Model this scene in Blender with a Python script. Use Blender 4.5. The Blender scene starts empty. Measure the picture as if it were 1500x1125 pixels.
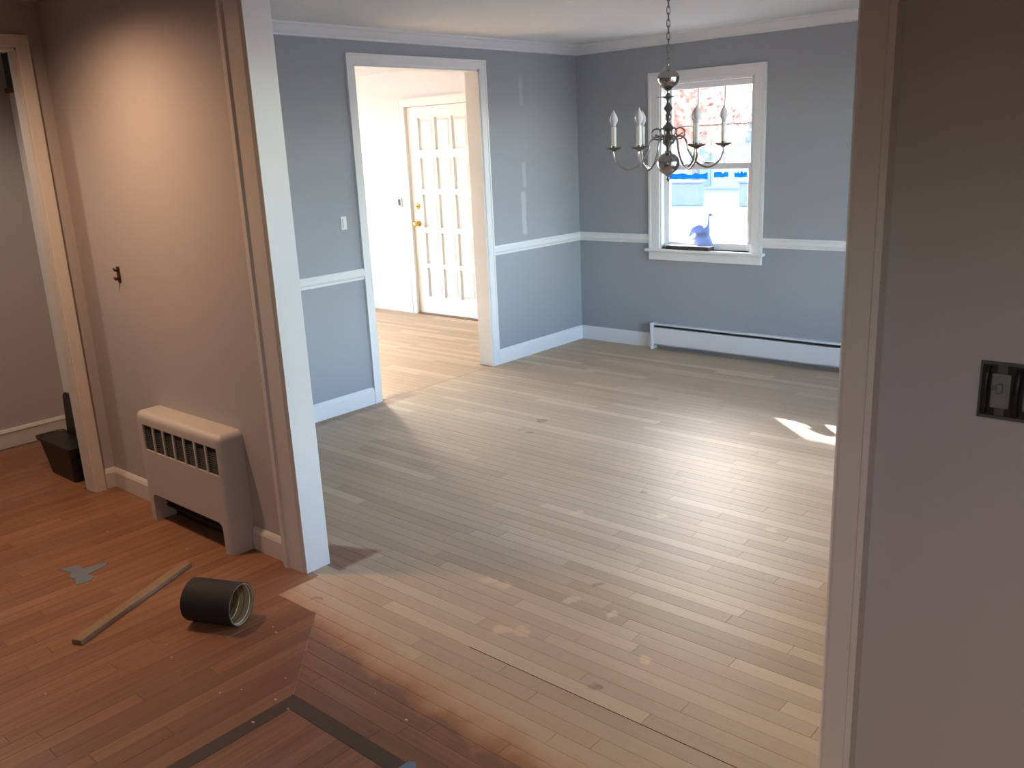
import bpy, bmesh, math, random
from mathutils import Vector, Matrix
random.seed(7)
sc = bpy.context.scene
C = sc.collection
PI = math.pi

# ------------------------------------------------------------------ camera
CAM = Vector((4.3497, -5.8267, 1.5869))
RT = Vector((0.75578643, 0.65331063, -0.04440816))
UP = Vector((-0.13851084, 0.22578315, 0.96428041))
FW = Vector((-0.64000126, 0.72263904, -0.26113444))
FPX = 1297.13
cam_d = bpy.data.cameras.new('camera')
cam = bpy.data.objects.new('camera', cam_d); C.objects.link(cam)
cam_d.sensor_fit = 'HORIZONTAL'; cam_d.sensor_width = 36.0; cam_d.lens = FPX / 1500 * 36
cam_d.clip_start = 0.02; cam_d.clip_end = 300
cam.matrix_world = Matrix(((RT.x, UP.x, -FW.x, CAM.x), (RT.y, UP.y, -FW.y, CAM.y), (RT.z, UP.z, -FW.z, CAM.z), (0, 0, 0, 1)))
sc.camera = cam

# ------------------------------------------------------------------ world, sun, exposure
EXPOSURE = 1.70
SKY = 1.5
SUN = 15.0
SUN_DIR = Vector((0.75, -0.66, -0.455))          # the way the sunlight travels
CAN_W = 34.0
w = bpy.data.worlds.new('sky'); sc.world = w; w.use_nodes = True
nt = w.node_tree; nt.nodes.clear()
wo = nt.nodes.new('ShaderNodeOutputWorld'); bg = nt.nodes.new('ShaderNodeBackground'); sk = nt.nodes.new('ShaderNodeTexSky')
sk.sky_type = 'NISHITA'; sk.sun_disc = False; sk.sun_elevation = math.radians(23); sk.sun_rotation = math.atan2(-SUN_DIR.x, -SUN_DIR.y)
sk.air_density = 1.0; sk.dust_density = 2.0; sk.ozone_density = 1.0
bg.inputs[1].default_value = SKY
nt.links.new(sk.outputs[0], bg.inputs[0]); nt.links.new(bg.outputs[0], wo.inputs[0])
sd = bpy.data.lights.new('sun', 'SUN'); sd.energy = SUN; sd.angle = math.radians(0.6); sd.color = (1, .965, .92)
so = bpy.data.objects.new('sun', sd); C.objects.link(so)
so.rotation_euler = SUN_DIR.to_track_quat('-Z', 'Y').to_euler(); so.location = (-10, 10, 9)

def portal(name, loc, direction, sx, sy):
    d = bpy.data.lights.new(name, 'AREA'); d.shape = 'RECTANGLE'; d.size = sx; d.size_y = sy; d.cycles.is_portal = True
    o = bpy.data.objects.new(name, d); C.objects.link(o); o.location = loc
    o.rotation_euler = Vector(direction).to_track_quat('-Z', 'Z').to_euler()
portal('daylight_portal', (1.13, .20, 1.35), (0, -1, 0), .85, 1.3)
portal('daylight_portal', (4.18, -2.0, 1.31), (-1, 0, 0), 2.7, 1.7)
portal('daylight_portal', (-3.54, -1.17, 1.12), (1, 0, 0), 2.15, 2.1)
portal('daylight_portal', (5.3, -8.14, 1.62), (0, 1, 0), 1.2, .65)

sc.view_settings.view_transform = 'Standard'; sc.view_settings.look = 'None'
sc.view_settings.gamma = 1; sc.view_settings.use_curve_mapping = False
sc.view_settings.exposure = EXPOSURE
sc.cycles.use_denoising = True
sc.cycles.max_bounces = 10; sc.cycles.diffuse_bounces = 6; sc.cycles.transparent_max_bounces = 12
sc.cycles.sample_clamp_indirect = 6.0
sc.cycles.caustics_reflective = False; sc.cycles.caustics_refractive = False

# ------------------------------------------------------------------ materials
MATS = {}
def newmat(name):
    m = bpy.data.materials.new(name); m.use_nodes = True; n = m.node_tree
    b = n.nodes['Principled BSDF']; MATS[name] = m
    return m, n, b
def N(n, t, **kw):
    x = n.nodes.new(t)
    for k, v in kw.items(): setattr(x, k, v)
    return x
def math_(n, op, a, b=None, c=None, clamp=False):
    x = n.nodes.new('ShaderNodeMath'); x.operation = op; x.use_clamp = clamp
    for i, v in enumerate((a, b, c)):
        if v is None: continue
        if isinstance(v, (int, float)): x.inputs[i].default_value = v
        else: n.links.new(v, x.inputs[i])
    return x.outputs[0]
def mixc(n, f, a, b, blend='MIX'):
    x = n.nodes.new('ShaderNodeMix'); x.data_type = 'RGBA'; x.blend_type = blend
    for i, v in ((0, f), (6, a), (7, b)):
        if isinstance(v, (int, float)): x.inputs[i].default_value = v
        elif isinstance(v, tuple): x.inputs[i].default_value = (*v, 1)
        else: n.links.new(v, x.inputs[i])
    return x.outputs[2]
def sstep(n, v, a, b):
    x = n.nodes.new('ShaderNodeMapRange'); x.interpolation_type = 'SMOOTHSTEP'
    n.links.new(v, x.inputs[0]); x.inputs[1].default_value = a; x.inputs[2].default_value = b
    return x.outputs[0]
def noise(n, vec, scale, detail=3, rough=.5):
    x = n.nodes.new('ShaderNodeTexNoise'); x.inputs['Scale'].default_value = scale; x.inputs['Detail'].default_value = detail; x.inputs['Roughness'].default_value = rough
    n.links.new(vec, x.inputs['Vector'])
    return x.outputs[0]
def plain(name, col, rough=.5, metal=0., var=.06, scale=8, bump=0., spec=.5, trans=0.):
    m, n, b = newmat(name)
    geo = N(n, 'ShaderNodeNewGeometry')
    f = noise(n, geo.outputs['Position'], scale, 4)
    n.links.new(mixc(n, f, tuple(c * (1 - var) for c in col), tuple(min(1, c * (1 + var)) for c in col)), b.inputs['Base Color'])
    b.inputs['Roughness'].default_value = rough; b.inputs['Metallic'].default_value = metal
    b.inputs['Specular IOR Level'].default_value = spec; b.inputs['Transmission Weight'].default_value = trans
    if bump:
        bp = N(n, 'ShaderNodeBump'); bp.inputs['Strength'].default_value = bump; bp.inputs['Distance'].default_value = .002
        n.links.new(noise(n, geo.outputs['Position'], 180, 3), bp.inputs['Height']); n.links.new(bp.outputs[0], b.inputs['Normal'])
    return m
WHITE = plain('white_trim_paint', (.74, .75, .77), .32, var=.02)
WHITE_D = plain('white_door_paint', (.85, .865, .875), .35, var=.02)
CEIL = plain('ceiling_paint', (.72, .74, .76), .85, var=.02)
HALLP = plain('hall_wall_paint', (.43, .40, .402), .7, var=.03, scale=2, bump=.05)
ENTP = plain('entry_wall_paint', (.81, .825, .835), .7, var=.02)
CASEP = plain('hall_trim_paint', (.60, .57, .55), .42, var=.03)
def wallmat(name, patches):
    m, n, b = newmat(name); geo = N(n, 'ShaderNodeNewGeometry'); P = geo.outputs['Position']
    base = mixc(n, noise(n, P, 1.6, 4), (.305, .323, .362), (.335, .353, .394))
    if patches:                                             # rubbed touch-up streaks of lighter filler on the left wall
        sx = N(n, 'ShaderNodeSeparateXYZ'); n.links.new(P, sx.inputs[0])
        wob = math_(n, 'MULTIPLY', math_(n, 'SUBTRACT', noise(n, P, 9, 3), .5), .03)
        tot = None
        for yc, hw, z0, z1, k in ((-.672, .022, 1.84, 2.07, .36), (-.672, .020, 1.26, 1.47, .5), (-.69, .026, .915, 1.26, .75)):
            dy = math_(n, 'ABSOLUTE', math_(n, 'ADD', math_(n, 'SUBTRACT', sx.outputs[1], yc), wob))
            a = math_(n, 'SUBTRACT', 1.0, sstep(n, dy, hw * .6, hw * 1.3))
            zc = math_(n, 'ABSOLUTE', math_(n, 'SUBTRACT', sx.outputs[2], (z0 + z1) / 2))
            a = math_(n, 'MULTIPLY', a, math_(n, 'SUBTRACT', 1.0, sstep(n, zc, (z1 - z0) / 2 - .03, (z1 - z0) / 2)))
            a = math_(n, 'MULTIPLY', a, k)
            tot = a if tot is None else math_(n, 'MAXIMUM', tot, a)
        base = mixc(n, tot, base, (.50, .53, .56))
    n.links.new(base, b.inputs['Base Color']); b.inputs['Roughness'].default_value = .6
    bp = N(n, 'ShaderNodeBump'); bp.inputs['Strength'].default_value = .05; bp.inputs['Distance'].default_value = .002
    n.links.new(noise(n, P, 150, 3), bp.inputs['Height']); n.links.new(bp.outputs[0], b.inputs['Normal'])
    return m
WALLP = wallmat('dining_wall_paint', False)
WALLS = wallmat('dining_wall_paint_touched_up', True)
BLACK = plain('black_plastic', (.007, .007, .008), .42)
BLACKB = plain('black_abrasive', (.014, .014, .016), .75, bump=.5)
BELTIN = plain('belt_backing', (.34, .29, .17), .6, var=.15)
RADM = plain('radiator_enamel', (.46, .43, .41), .42, var=.03)
DARK = plain('dark_void', (.015, .013, .012), .8)
LOUVER = plain('louver_metal', (.035, .03, .026), .5)
NICKEL = plain('polished_nickel', (.36, .35, .35), .18, 1.0, var=.05)
NICKELD = plain('tarnished_nickel', (.17, .165, .16), .3, 1.0, var=.15, scale=30)
BRASS = plain('brass', (.75, .52, .16), .25, 1.0)
CANDLE = plain('candle_sleeve', (.75, .73, .70), .5)
BULB = plain('frosted_bulb', (.80, .80, .82), .25, trans=.25)
SWITCH = plain('white_plastic', (.78, .79, .80), .35)
TAPEB = plain('blue_painters_tape', (.008, .27, .85), .5, var=.12, scale=40)
TAPEF = plain('faded_blue_tape', (.10, .17, .30), .6)
TAPEG = plain('grey_tape', (.13, .16, .19), .6, var=.15, scale=40)
STICK = plain('raw_lath_wood', (.23, .145, .085), .7, var=.25, scale=30, bump=.3)
PAPER = plain('paper', (.72, .72, .74), .7)
COVER = plain('dark_book_cover', (.06, .045, .05), .5)
TEAL = plain('dark_teal_card', (.03, .06, .065), .6)
SHELF = plain('brown_shelf_wood', (.20, .09, .03), .5, var=.2, scale=20)
GREYM = plain('grey_device', (.16, .17, .18), .4, var=.2, scale=60)
METALB = plain('box_metal', (.10, .105, .11), .45, .6, var=.25, scale=60)
HOOK = plain('bronze', (.09, .05, .022), .45, .6)
FLECK = plain('white_chip', (.50, .42, .36), .7)
GROUND = plain('pale_concrete', (.14, .14, .148), .9, var=.1, scale=.6)
SIDING = plain('pale_siding', (.20, .225, .29), .8, var=.04)
ROOFM = plain('blue_grey_shingle', (.12, .15, .24), .9, var=.15, scale=3)
HWIN = plain('dark_house_glass', (.30, .36, .58), .6)
STONE = plain('grey_garden_stone', (.13, .145, .175), .9, var=.15, scale=3)
BARK = plain('bark', (.16, .12, .10), .9, var=.3, scale=12)
m, n, b = newmat('autumn_leaf')
geo = N(n, 'ShaderNodeNewGeometry')
n.links.new(mixc(n, noise(n, geo.outputs['Position'], 2.2, 2), (.55, .15, .10), (.68, .36, .27)), b.inputs['Base Color']); b.inputs['Roughness'].default_value = .7
tr = N(n, 'ShaderNodeBsdfTranslucent'); tr.inputs[0].default_value = (.8, .38, .30, 1)
mx = N(n, 'ShaderNodeMixShader'); mx.inputs[0].default_value = .45
n.links.new(b.outputs[0], mx.inputs[1]); n.links.new(tr.outputs[0], mx.inputs[2]); n.links.new(mx.outputs[0], n.nodes['Material Output'].inputs[0])
LEAF = m
m, n, b = newmat('window_glass')
n.nodes.remove(b)
t_ = N(n, 'ShaderNodeBsdfTransparent'); t_.inputs[0].default_value = (.95, .97, .98, 1)
g_ = N(n, 'ShaderNodeBsdfGlossy'); g_.inputs['Roughness'].default_value = .02
fr = N(n, 'ShaderNodeFresnel'); fr.inputs[0].default_value = 1.25
mx = N(n, 'ShaderNodeMixShader'); n.links.new(fr.outputs[0], mx.inputs[0]); n.links.new(t_.outputs[0], mx.inputs[1]); n.links.new(g_.outputs[0], mx.inputs[2])
n.links.new(mx.outputs[0], n.nodes['Material Output'].inputs[0])
GLASS = m
nb = TAPEB.node_tree; tb = nb.nodes.new('ShaderNodeBsdfTranslucent'); tb.inputs[0].default_value = (.01, .36, .95, 1); mb = nb.nodes.new('ShaderNodeMixShader'); mb.inputs[0].default_value = .4
nb.links.new(nb.nodes['Principled BSDF'].outputs[0], mb.inputs[1]); nb.links.new(tb.outputs[0], mb.inputs[2]); nb.links.new(mb.outputs[0], nb.nodes['Material Output'].inputs[0])
m, n, b = newmat('blue_glass')
b.inputs['Base Color'].default_value = (.28, .35, .52, 1); b.inputs['Roughness'].default_value = .25
tr = N(n, 'ShaderNodeBsdfTranslucent'); tr.inputs[0].default_value = (.26, .36, .62, 1)
mx = N(n, 'ShaderNodeMixShader'); mx.inputs[0].default_value = .3
n.links.new(b.outputs[0], mx.inputs[1]); n.links.new(tr.outputs[0], mx.inputs[2]); n.links.new(mx.outputs[0], n.nodes['Material Output'].inputs[0])
BLUEG = m

def floor_mat(name, along, joined, tint=(1.02, .96, .87)):
    """oak strip floor: old orange-brown finish, sanded pale in the dining room; every strip its own tone"""
    m, n, b = newmat(name); geo = N(n, 'ShaderNodeNewGeometry'); P = geo.outputs['Position']
    if joined:
        at = N(n, 'ShaderNodeAttribute', attribute_name='tone'); r = at.outputs['Fac']
    else:
        oi = N(n, 'ShaderNodeObjectInfo'); r = oi.outputs['Random']
    s = N(n, 'ShaderNodeSeparateXYZ'); n.links.new(P, s.inputs[0]); X, Y = s.outputs[0], s.outputs[1]
    off = math_(n, 'MULTIPLY', r, 37.0)
    cb = N(n, 'ShaderNodeCombineXYZ')
    a, c = (X, Y) if along == 'X' else (Y, X)
    n.links.new(math_(n, 'ADD', math_(n, 'MULTIPLY', a, .9), off), cb.inputs[0]); n.links.new(math_(n, 'MULTIPLY', c, 26.0), cb.inputs[1]); n.links.new(off, cb.inputs[2])
    g1 = noise(n, cb.outputs[0], 2.2, 5, .6)
    grain = sstep(n, g1, .30, .72)
    rr = N(n, 'ShaderNodeValToRGB'); n.links.new(r, rr.inputs[0])
    cr = rr.color_ramp; cr.elements[0].color = (.43, .335, .25, 1); cr.elements[1].color = (.62, .515, .41, 1)
    for p, col in ((.25, (.50, .395, .295, 1)), (.5, (.47, .375, .285, 1)), (.75, (.54, .435, .33, 1))):
        e = cr.elements.new(p); e.color = col
    sand = mixc(n, math_(n, 'MULTIPLY', grain, .24), rr.outputs[0], mixc(n, .5, rr.outputs[0], (.20, .135, .085)))
    sand = mixc(n, math_(n, 'MULTIPLY', sstep(n, noise(n, P, 1.3, 3), .35, .7), .22), sand, (.60, .50, .42))
    # filler dabs (pale) and knots (dark) in the sanded boards
    wv = N(n, 'ShaderNodeVectorMath', operation='MULTIPLY_ADD')
    nv = N(n, 'ShaderNodeTexNoise'); nv.inputs['Scale'].default_value = 14; n.links.new(P, nv.inputs['Vector'])
    n.links.new(nv.outputs[1], wv.inputs[0]); wv.inputs[1].default_value = (.12, .12, 0); n.links.new(P, wv.inputs[2])
    def blob(x, y, rad):
        d = N(n, 'ShaderNodeVectorMath', operation='DISTANCE'); n.links.new(wv.outputs[0], d.inputs[0]); d.inputs[1].default_value = (x + .06, y + .06, 0)
        return math_(n, 'SUBTRACT', 1.0, sstep(n, d.outputs[1], rad * .45, rad))
    if along == 'X':
        lite = None
        for x, y, rad in ((2.52, -3.86, .05), (2.57, -3.83, .045), (2.24, -3.63, .04), (2.30, -3.62, .045), (2.58, -3.56, .03), (2.75, -3.57, .03), (2.14, -2.93, .03), (2.45, -2.75, .035), (2.9, -2.62, .04), (3.0, -3.72, .035)):
            v = blob(x, y, rad); lite = v if lite is None else math_(n, 'MAXIMUM', lite, v)
        dk = None
        for x, y, rad in ((2.595, -3.413, .022), (2.236, -2.564, .018), (1.90, -4.18, .03), (1.83, -4.12, .02), (2.96, -3.93, .022), (1.15, -1.98, .03), (1.22, -2.2, .025)):
            v = blob(x, y, rad); dk = v if dk is None else math_(n, 'MAXIMUM', dk, v)
        sand = mixc(n, math_(n, 'MULTIPLY', lite, .55), sand, (.74, .58, .42))
        sand = mixc(n, math_(n, 'MULTIPLY', dk, .45), sand, (.13, .09, .06))
    sand = mixc(n, 1.0, sand, tint, 'MULTIPLY')
    ro = N(n, 'ShaderNodeValToRGB'); n.links.new(r, ro.inputs[0])
    cr = ro.color_ramp; cr.elements[0].color = (.205, .088, .045, 1); cr.elements[1].color = (.30, .140, .074, 1)
    e = cr.elements.new(.5); e.color = (.26, .112, .056, 1)
    old = mixc(n, math_(n, 'MULTIPLY', grain, .6), ro.outputs[0], (.14, .064, .038))
    dust = sstep(n, noise(n, P, 2.6, 5, .6), .52, .78)
    old = mixc(n, math_(n, 'MULTIPLY', dust, .42), old, (.22, .16, .13))
    wornx = mixc(n, sstep(n, X, 1.75, 2.35), (1., 1., 1.), (.78, .84, .95))     # duller, browner worn finish towards the opening
    old = mixc(n, 1.0, old, wornx, 'MULTIPLY')
    nz = math_(n, 'SUBTRACT', noise(n, P, 7, 4, .6), .5)
    if along == 'X':
        edge = math_(n, 'ADD', math_(n, 'ADD', Y, math_(n, 'MULTIPLY', math_(n, 'SUBTRACT', X, 1.7), .10)), math_(n, 'MULTIPLY', nz, .16))
        mask = sstep(n, edge, -4.235, -4.155)
        smear = math_(n, 'MULTIPLY', sstep(n, edge, -4.26, -4.22), math_(n, 'SUBTRACT', 1.0, sstep(n, edge, -4.18, -4.06)))
        px = math_(n, 'SUBTRACT', 1.0, sstep(n, math_(n, 'ADD', X, math_(n, 'MULTIPLY', nz, .08)), 1.69, 1.73))
        py = math_(n, 'MULTIPLY', sstep(n, Y, -3.925, -3.915), math_(n, 'SUBTRACT', 1.0, sstep(n, math_(n, 'ADD', Y, math_(n, 'MULTIPLY', X, -.4)), -4.40, -4.37)))
        mask = math_(n, 'MULTIPLY', mask, math_(n, 'SUBTRACT', 1.0, math_(n, 'MULTIPLY', math_(n, 'MULTIPLY', px, py), .9)))
        wl = math_(n, 'SUBTRACT', 1.0, sstep(n, math_(n, 'ADD', math_(n, 'ABSOLUTE', math_(n, 'SUBTRACT', X, .03)), math_(n, 'MULTIPLY', nz, .10)), .04, .10))
        wl = math_(n, 'MULTIPLY', wl, math_(n, 'SUBTRACT', 1.0, sstep(n, Y, -2.05, -1.9)))
        mask = math_(n, 'MULTIPLY', mask, math_(n, 'SUBTRACT', 1.0, math_(n, 'MULTIPLY', wl, .55)))
        col = mixc(n, mask, old, sand)
        col = mixc(n, math_(n, 'MULTIPLY', smear, .55), col, (.40, .19, .08))
        b2 = mask
        rough = N(n, 'ShaderNodeMapRange'); n.links.new(mask, rough.inputs[0]); rough.inputs[3].default_value = .38; rough.inputs[4].default_value = .50
        n.links.new(rough.outputs[0], b.inputs['Roughness'])
    else:
        col = old; b.inputs['Roughness'].default_value = .40
    n.links.new(col, b.inputs['Base Color']); b.inputs['Specular IOR Level'].default_value = .38
    bp = N(n, 'ShaderNodeBump'); bp.inputs['Strength'].default_value = .10; bp.inputs['Distance'].default_value = .001
    n.links.new(g1, bp.inputs['Height']); n.links.new(bp.outputs[0], b.inputs['Normal'])
    return m
FX, FXJ = floor_mat('oak_strip_x', 'X', False), floor_mat('oak_strip_x_joined', 'X', True)
FY, FYJ = floor_mat('oak_strip_y', 'Y', False), floor_mat('oak_strip_y_joined', 'Y', True)
GOLD = (1.04, .92, .76)
FE, FEJ = floor_mat('oak_strip_entry', 'X', False, GOLD), floor_mat('oak_strip_entry_joined', 'X', True, GOLD)
INLAY = plain('dark_walnut_inlay', (.038, .022, .018), .6, var=.25, scale=20)
SUBF = plain('floor_joint_dark', (.30, .22, .155), .9)

# ------------------------------------------------------------------ mesh helpers
def obj(name, bm, mat, parent=None, smooth=False, auto=None):
    me = bpy.data.meshes.new(name); bmesh.ops.recalc_face_normals(bm, faces=bm.faces); bm.to_mesh(me); bm.free()
    me.materials.append(mat)
    if smooth:
        for p in me.polygons: p.use_smooth = True
        if auto:
            bm2 = bmesh.new(); bm2.from_mesh(me)
            for e in bm2.edges:
                if len(e.link_faces) == 2 and e.calc_face_angle(0) > auto: e.smooth = False
            bm2.to_mesh(me); bm2.free()
    o = bpy.data.objects.new(name, me); C.objects.link(o)
    if parent: o.parent = parent
    return o
def tag(o, label, cat=None, group=None, kind=None):
    if label: o['label'] = label
    if cat: o['category'] = cat
    if group: o['group'] = group
    if kind: o['kind'] = kind
    return o
def empty(name, loc=(0, 0, 0), rotz=0):
    o = bpy.data.objects.new(name, None); C.objects.link(o); o.location = loc; o.rotation_euler = (0, 0, rotz); o.empty_display_size = .1
    return o
def box(bm, x0, x1, y0, y1, z0, z1, bev=0, seg=2):
    r = bmesh.ops.create_cube(bm, size=1)
    for v in r['verts']:
        v.co = Vector(((x0 + x1) / 2 + v.co.x * (x1 - x0), (y0 + y1) / 2 + v.co.y * (y1 - y0), (z0 + z1) / 2 + v.co.z * (z1 - z0)))
    if bev:
        es = list({e for v in r['verts'] for e in v.link_edges})
        bmesh.ops.bevel(bm, geom=es, offset=bev, segments=seg, affect='EDGES', profile=.5)
    return bm
def bx(*a, **k): return box(bmesh.new(), *a, **k)
def slab(axis, p0, p1, u0, u1, z0, z1, holes=()):
    """a wall of thickness p0..p1 across `axis`, running u0..u1 and z0..z1, with rectangular holes (u0,u1,z0,z1)"""
    us = sorted({u0, u1, *[h[0] for h in holes], *[h[1] for h in holes]}); zs = sorted({z0, z1, *[h[2] for h in holes], *[h[3] for h in holes]})
    us = [u for u in us if u0 - 1e-9 <= u <= u1 + 1e-9]; zs = [z for z in zs if z0 - 1e-9 <= z <= z1 + 1e-9]
    bm = bmesh.new(); V = {}
    def pt(p, u, z): return (p, u, z) if axis == 'x' else ((u, p, z) if axis == 'y' else (u, z, p))
    def vv(k, i, j):
        if (k, i, j) not in V: V[(k, i, j)] = bm.verts.new(pt((p0, p1)[k], us[i], zs[j]))
        return V[(k, i, j)]
    def solid(i, j):
        if i < 0 or j < 0 or i >= len(us) - 1 or j >= len(zs) - 1: return False
        cu, cz = (us[i] + us[i + 1]) / 2, (zs[j] + zs[j + 1]) / 2
        return not any(h[0] < cu < h[1] and h[2] < cz < h[3] for h in holes)
    for i in range(len(us) - 1):
        for j in range(len(zs) - 1):
            if not solid(i, j): continue
            for k in (0, 1): bm.faces.new([vv(k, i, j), vv(k, i + 1, j), vv(k, i + 1, j + 1), vv(k, i, j + 1)])
            if not solid(i - 1, j): bm.faces.new([vv(0, i, j), vv(0, i, j + 1), vv(1, i, j + 1), vv(1, i, j)])
            if not solid(i + 1, j): bm.faces.new([vv(0, i + 1, j), vv(0, i + 1, j + 1), vv(1, i + 1, j + 1), vv(1, i + 1, j)])
            if not solid(i, j - 1): bm.faces.new([vv(0, i, j), vv(0, i + 1, j), vv(1, i + 1, j), vv(1, i, j)])
            if not solid(i, j + 1): bm.faces.new([vv(0, i, j + 1), vv(0, i + 1, j + 1), vv(1, i + 1, j + 1), vv(1, i, j + 1)])
    return bm
def extrude_profile(bm, prof, a, b, frame):
    """prof: 2-D points (s,t); frame(s,t,w) -> 3-D; swept from w=a to w=b"""
    n_ = len(prof)
    A = [bm.verts.new(frame(s, t, a)) for s, t in prof]; B = [bm.verts.new(frame(s, t, b)) for s, t in prof]
    for i in range(n_): bm.faces.new([A[i], A[(i + 1) % n_], B[(i + 1) % n_], B[i]])
    bm.faces.new(A); bm.faces.new(B)
    return bm
def lathe(bm, prof, cx=0, cy=0, seg=20):
    rings = []
    for r, z in prof:
        if r < 1e-5: rings.append([bm.verts.new((cx, cy, z))])
        else: rings.append([bm.verts.new((cx + r * math.cos(2 * PI * k / seg), cy + r * math.sin(2 * PI * k / seg), z)) for k in range(seg)])
    for A, B in zip(rings, rings[1:]):
        for k in range(seg):
            k2 = (k + 1) % seg
            if len(A) == 1 and len(B) == 1: continue
            if len(A) == 1: bm.faces.new([A[0], B[k2], B[k]])
            elif len(B) == 1: bm.faces.new([A[k], A[k2], B[0]])
            else: bm.faces.new([A[k], A[k2], B[k2], B[k]])
    return bm
def tube(bm, pts, rad, seg=8, closed=False, cap=True):
    pts = [Vector(p) for p in pts]; n_ = len(pts); rings = []
    rads = rad if isinstance(rad, (list, tuple)) else [rad] * n_
    ref = None
    for i, p in enumerate(pts):
        t = (pts[(i + 1) % n_] - pts[i - 1]) if closed or 0 < i < n_ - 1 else (pts[1] - pts[0] if i == 0 else pts[-1] - pts[-2])
        t.normalize()
        if ref is None: ref = t.orthogonal().normalized()
        ref = (ref - t * ref.dot(t)).normalized(); bn = t.cross(ref)
        rings.append([bm.verts.new(p + (ref * math.cos(2 * PI * k / seg) + bn * math.sin(2 * PI * k / seg)) * rads[i]) for k in range(seg)])
    m_ = n_ if closed else n_ - 1
    for i in range(m_):
        A, B = rings[i], rings[(i + 1) % n_]
        for k in range(seg): bm.faces.new([A[k], A[(k + 1) % seg], B[(k + 1) % seg], B[k]])
    if cap and not closed: bm.faces.new(rings[0]); bm.faces.new(rings[-1])
    return bm
def boolean_cut(o, cutter_bm):
    me = bpy.data.meshes.new('cut'); bmesh.ops.recalc_face_normals(cutter_bm, faces=cutter_bm.faces); cutter_bm.to_mesh(me); cutter_bm.free()
    co = bpy.data.objects.new('cut', me); C.objects.link(co); co.parent = o.parent
    md = o.modifiers.new('b', 'BOOLEAN'); md.object = co; md.operation = 'DIFFERENCE'; md.solver = 'EXACT'
    bpy.context.view_layer.update()
    dg = bpy.context.evaluated_depsgraph_get()
    nm = bpy.data.meshes.new_from_object(o.evaluated_get(dg)); o.modifiers.clear(); old = o.data; o.data = nm; bpy.data.meshes.remove(old)
    bpy.data.objects.remove(co)
def struct(name, bm, mat, label, cat): return tag(obj(name, bm, mat), label, cat, kind='structure')

# ------------------------------------------------------------------ room shell
H = 2.29
YP0, YP1 = -3.99, -3.915           # the partition between hall (camera side) and dining room
XL, XR = 1.6237, 3.6732            # its wide cased opening
DY0, DY1, DZ = -2.215, -1.115, 2.09  # doorway from dining room to entry (clear opening)
OPEN_TOP = 2.21
struct('wall_back', slab('y', 0, .12, 0, 4.0, -.02, H, [(.755, 1.490, .775, 1.965)]), WALLP, 'blue-grey painted wall around the bright window', 'wall')
struct('wall_left', slab('x', -.12, 0, YP1, .16, -.02, H, [(DY0, DY1, -1, DZ)]), WALLS, 'blue-grey painted wall with the open doorway and filler streaks', 'wall')
struct('wall_right', slab('x', 4.0, 4.16, YP1, .16, -.02, H, [(-3.3, -.7, .5, 2.12)]), WALLP, 'blue-grey dining room side wall past the right edge of the opening', 'wall')
struct('wall_partition', slab('y', YP0, YP1, 0, 6.2, -.02, H, [(XL, XR, -1, OPEN_TOP)]), HALLP, 'hall wall behind the radiator and around the wide opening', 'wall')
struct('wall_hall_left', slab('x', -.065, .005, -8.0, YP0, -.02, H, [(-4.95, -4.112, -1, 2.092)]), HALLP, 'hall side wall with the cased doorway at the far left', 'wall')
struct('wall_hall_right', slab('x', 6.2, 6.32, -8.0, YP1, -.02, H), HALLP, 'hall wall to the right behind the camera', 'wall')
struct('wall_hall_rear', slab('y', -8.12, -8.0, -.12, 6.32, -.02, H, [(4.75, 5.85, 1.45, 1.9)]), HALLP, 'hall wall behind the camera', 'wall')
struct('wall_entry_front', slab('y', .12, .28, -3.4, -.12, -.02, H, [(-2.112, -1.212, -1, 1.965)]), ENTP, 'white entry wall around the panelled front door', 'wall')
struct('wall_entry_left', slab('x', -3.52, -3.4, -3.6, .28, -.02, H, [(-2.2, -.15, .12, 2.12)]), ENTP, 'white entry wall holding the large side window', 'wall')
struct('wall_entry_rear', slab('y', -3.72, -3.6, -3.52, -.12, -.02, H), ENTP, 'white rear wall of the entry', 'wall')
struct('wall_side_room_left', slab('x', -1.29, -1.17, -6.0, -3.0, -.02, H), HALLP, 'grey wall seen through the far left doorway', 'wall')
struct('wall_side_room_back', slab('y', -3.59, -3.47, -1.17, -.12, -.02, H), HALLP, 'back wall of the small side room', 'wall')
struct('wall_side_room_front', slab('y', -6.12, -6.0, -1.29, -.12, -.02, H), HALLP, 'front wall of the small side room', 'wall')
struct('ceiling', bx(-3.52, 6.32, -8.12, .28, H, H + .15), CEIL, 'flat white painted ceiling', 'ceiling')

# ------------------------------------------------------------------ floors of single strips
W = 4.525 / 79
MESHES = {}
def plank_pts(length, width, m0=0., m1=0.):
    """outline corners in local space, mitred by m0/m1 at the ends"""
    g = .0003; l, h = length / 2 - g, width / 2 - g
    return [(-l + m0, -h), (l - m1, -h), (l, h), (-l, h)]
def plank_geo(cs):
    vs = []; b_ = .0007
    cx = sum(c[0] for c in cs) / 4; cy = sum(c[1] for c in cs) / 4
    for z, k in ((-.016, 0), (-.0009, 0), (0, b_)):
        for x, y in cs: vs.append((x - math.copysign(k, x - cx), y - math.copysign(k, y - cy), z))
    f = [(8, 9, 10, 11), (3, 2, 1, 0)]
    for a in (0, 4):
        for i in range(4): f.append((a + i, a + (i + 1) % 4, a + 4 + (i + 1) % 4, a + 4 + i))
    return vs, f
def proj(p):
    d = Vector(p) - CAM; z = d.dot(FW)
    if z < .2: return None
    return 750 + FPX * d.dot(RT) / z, 562.5 - FPX * d.dot(UP) / z
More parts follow.
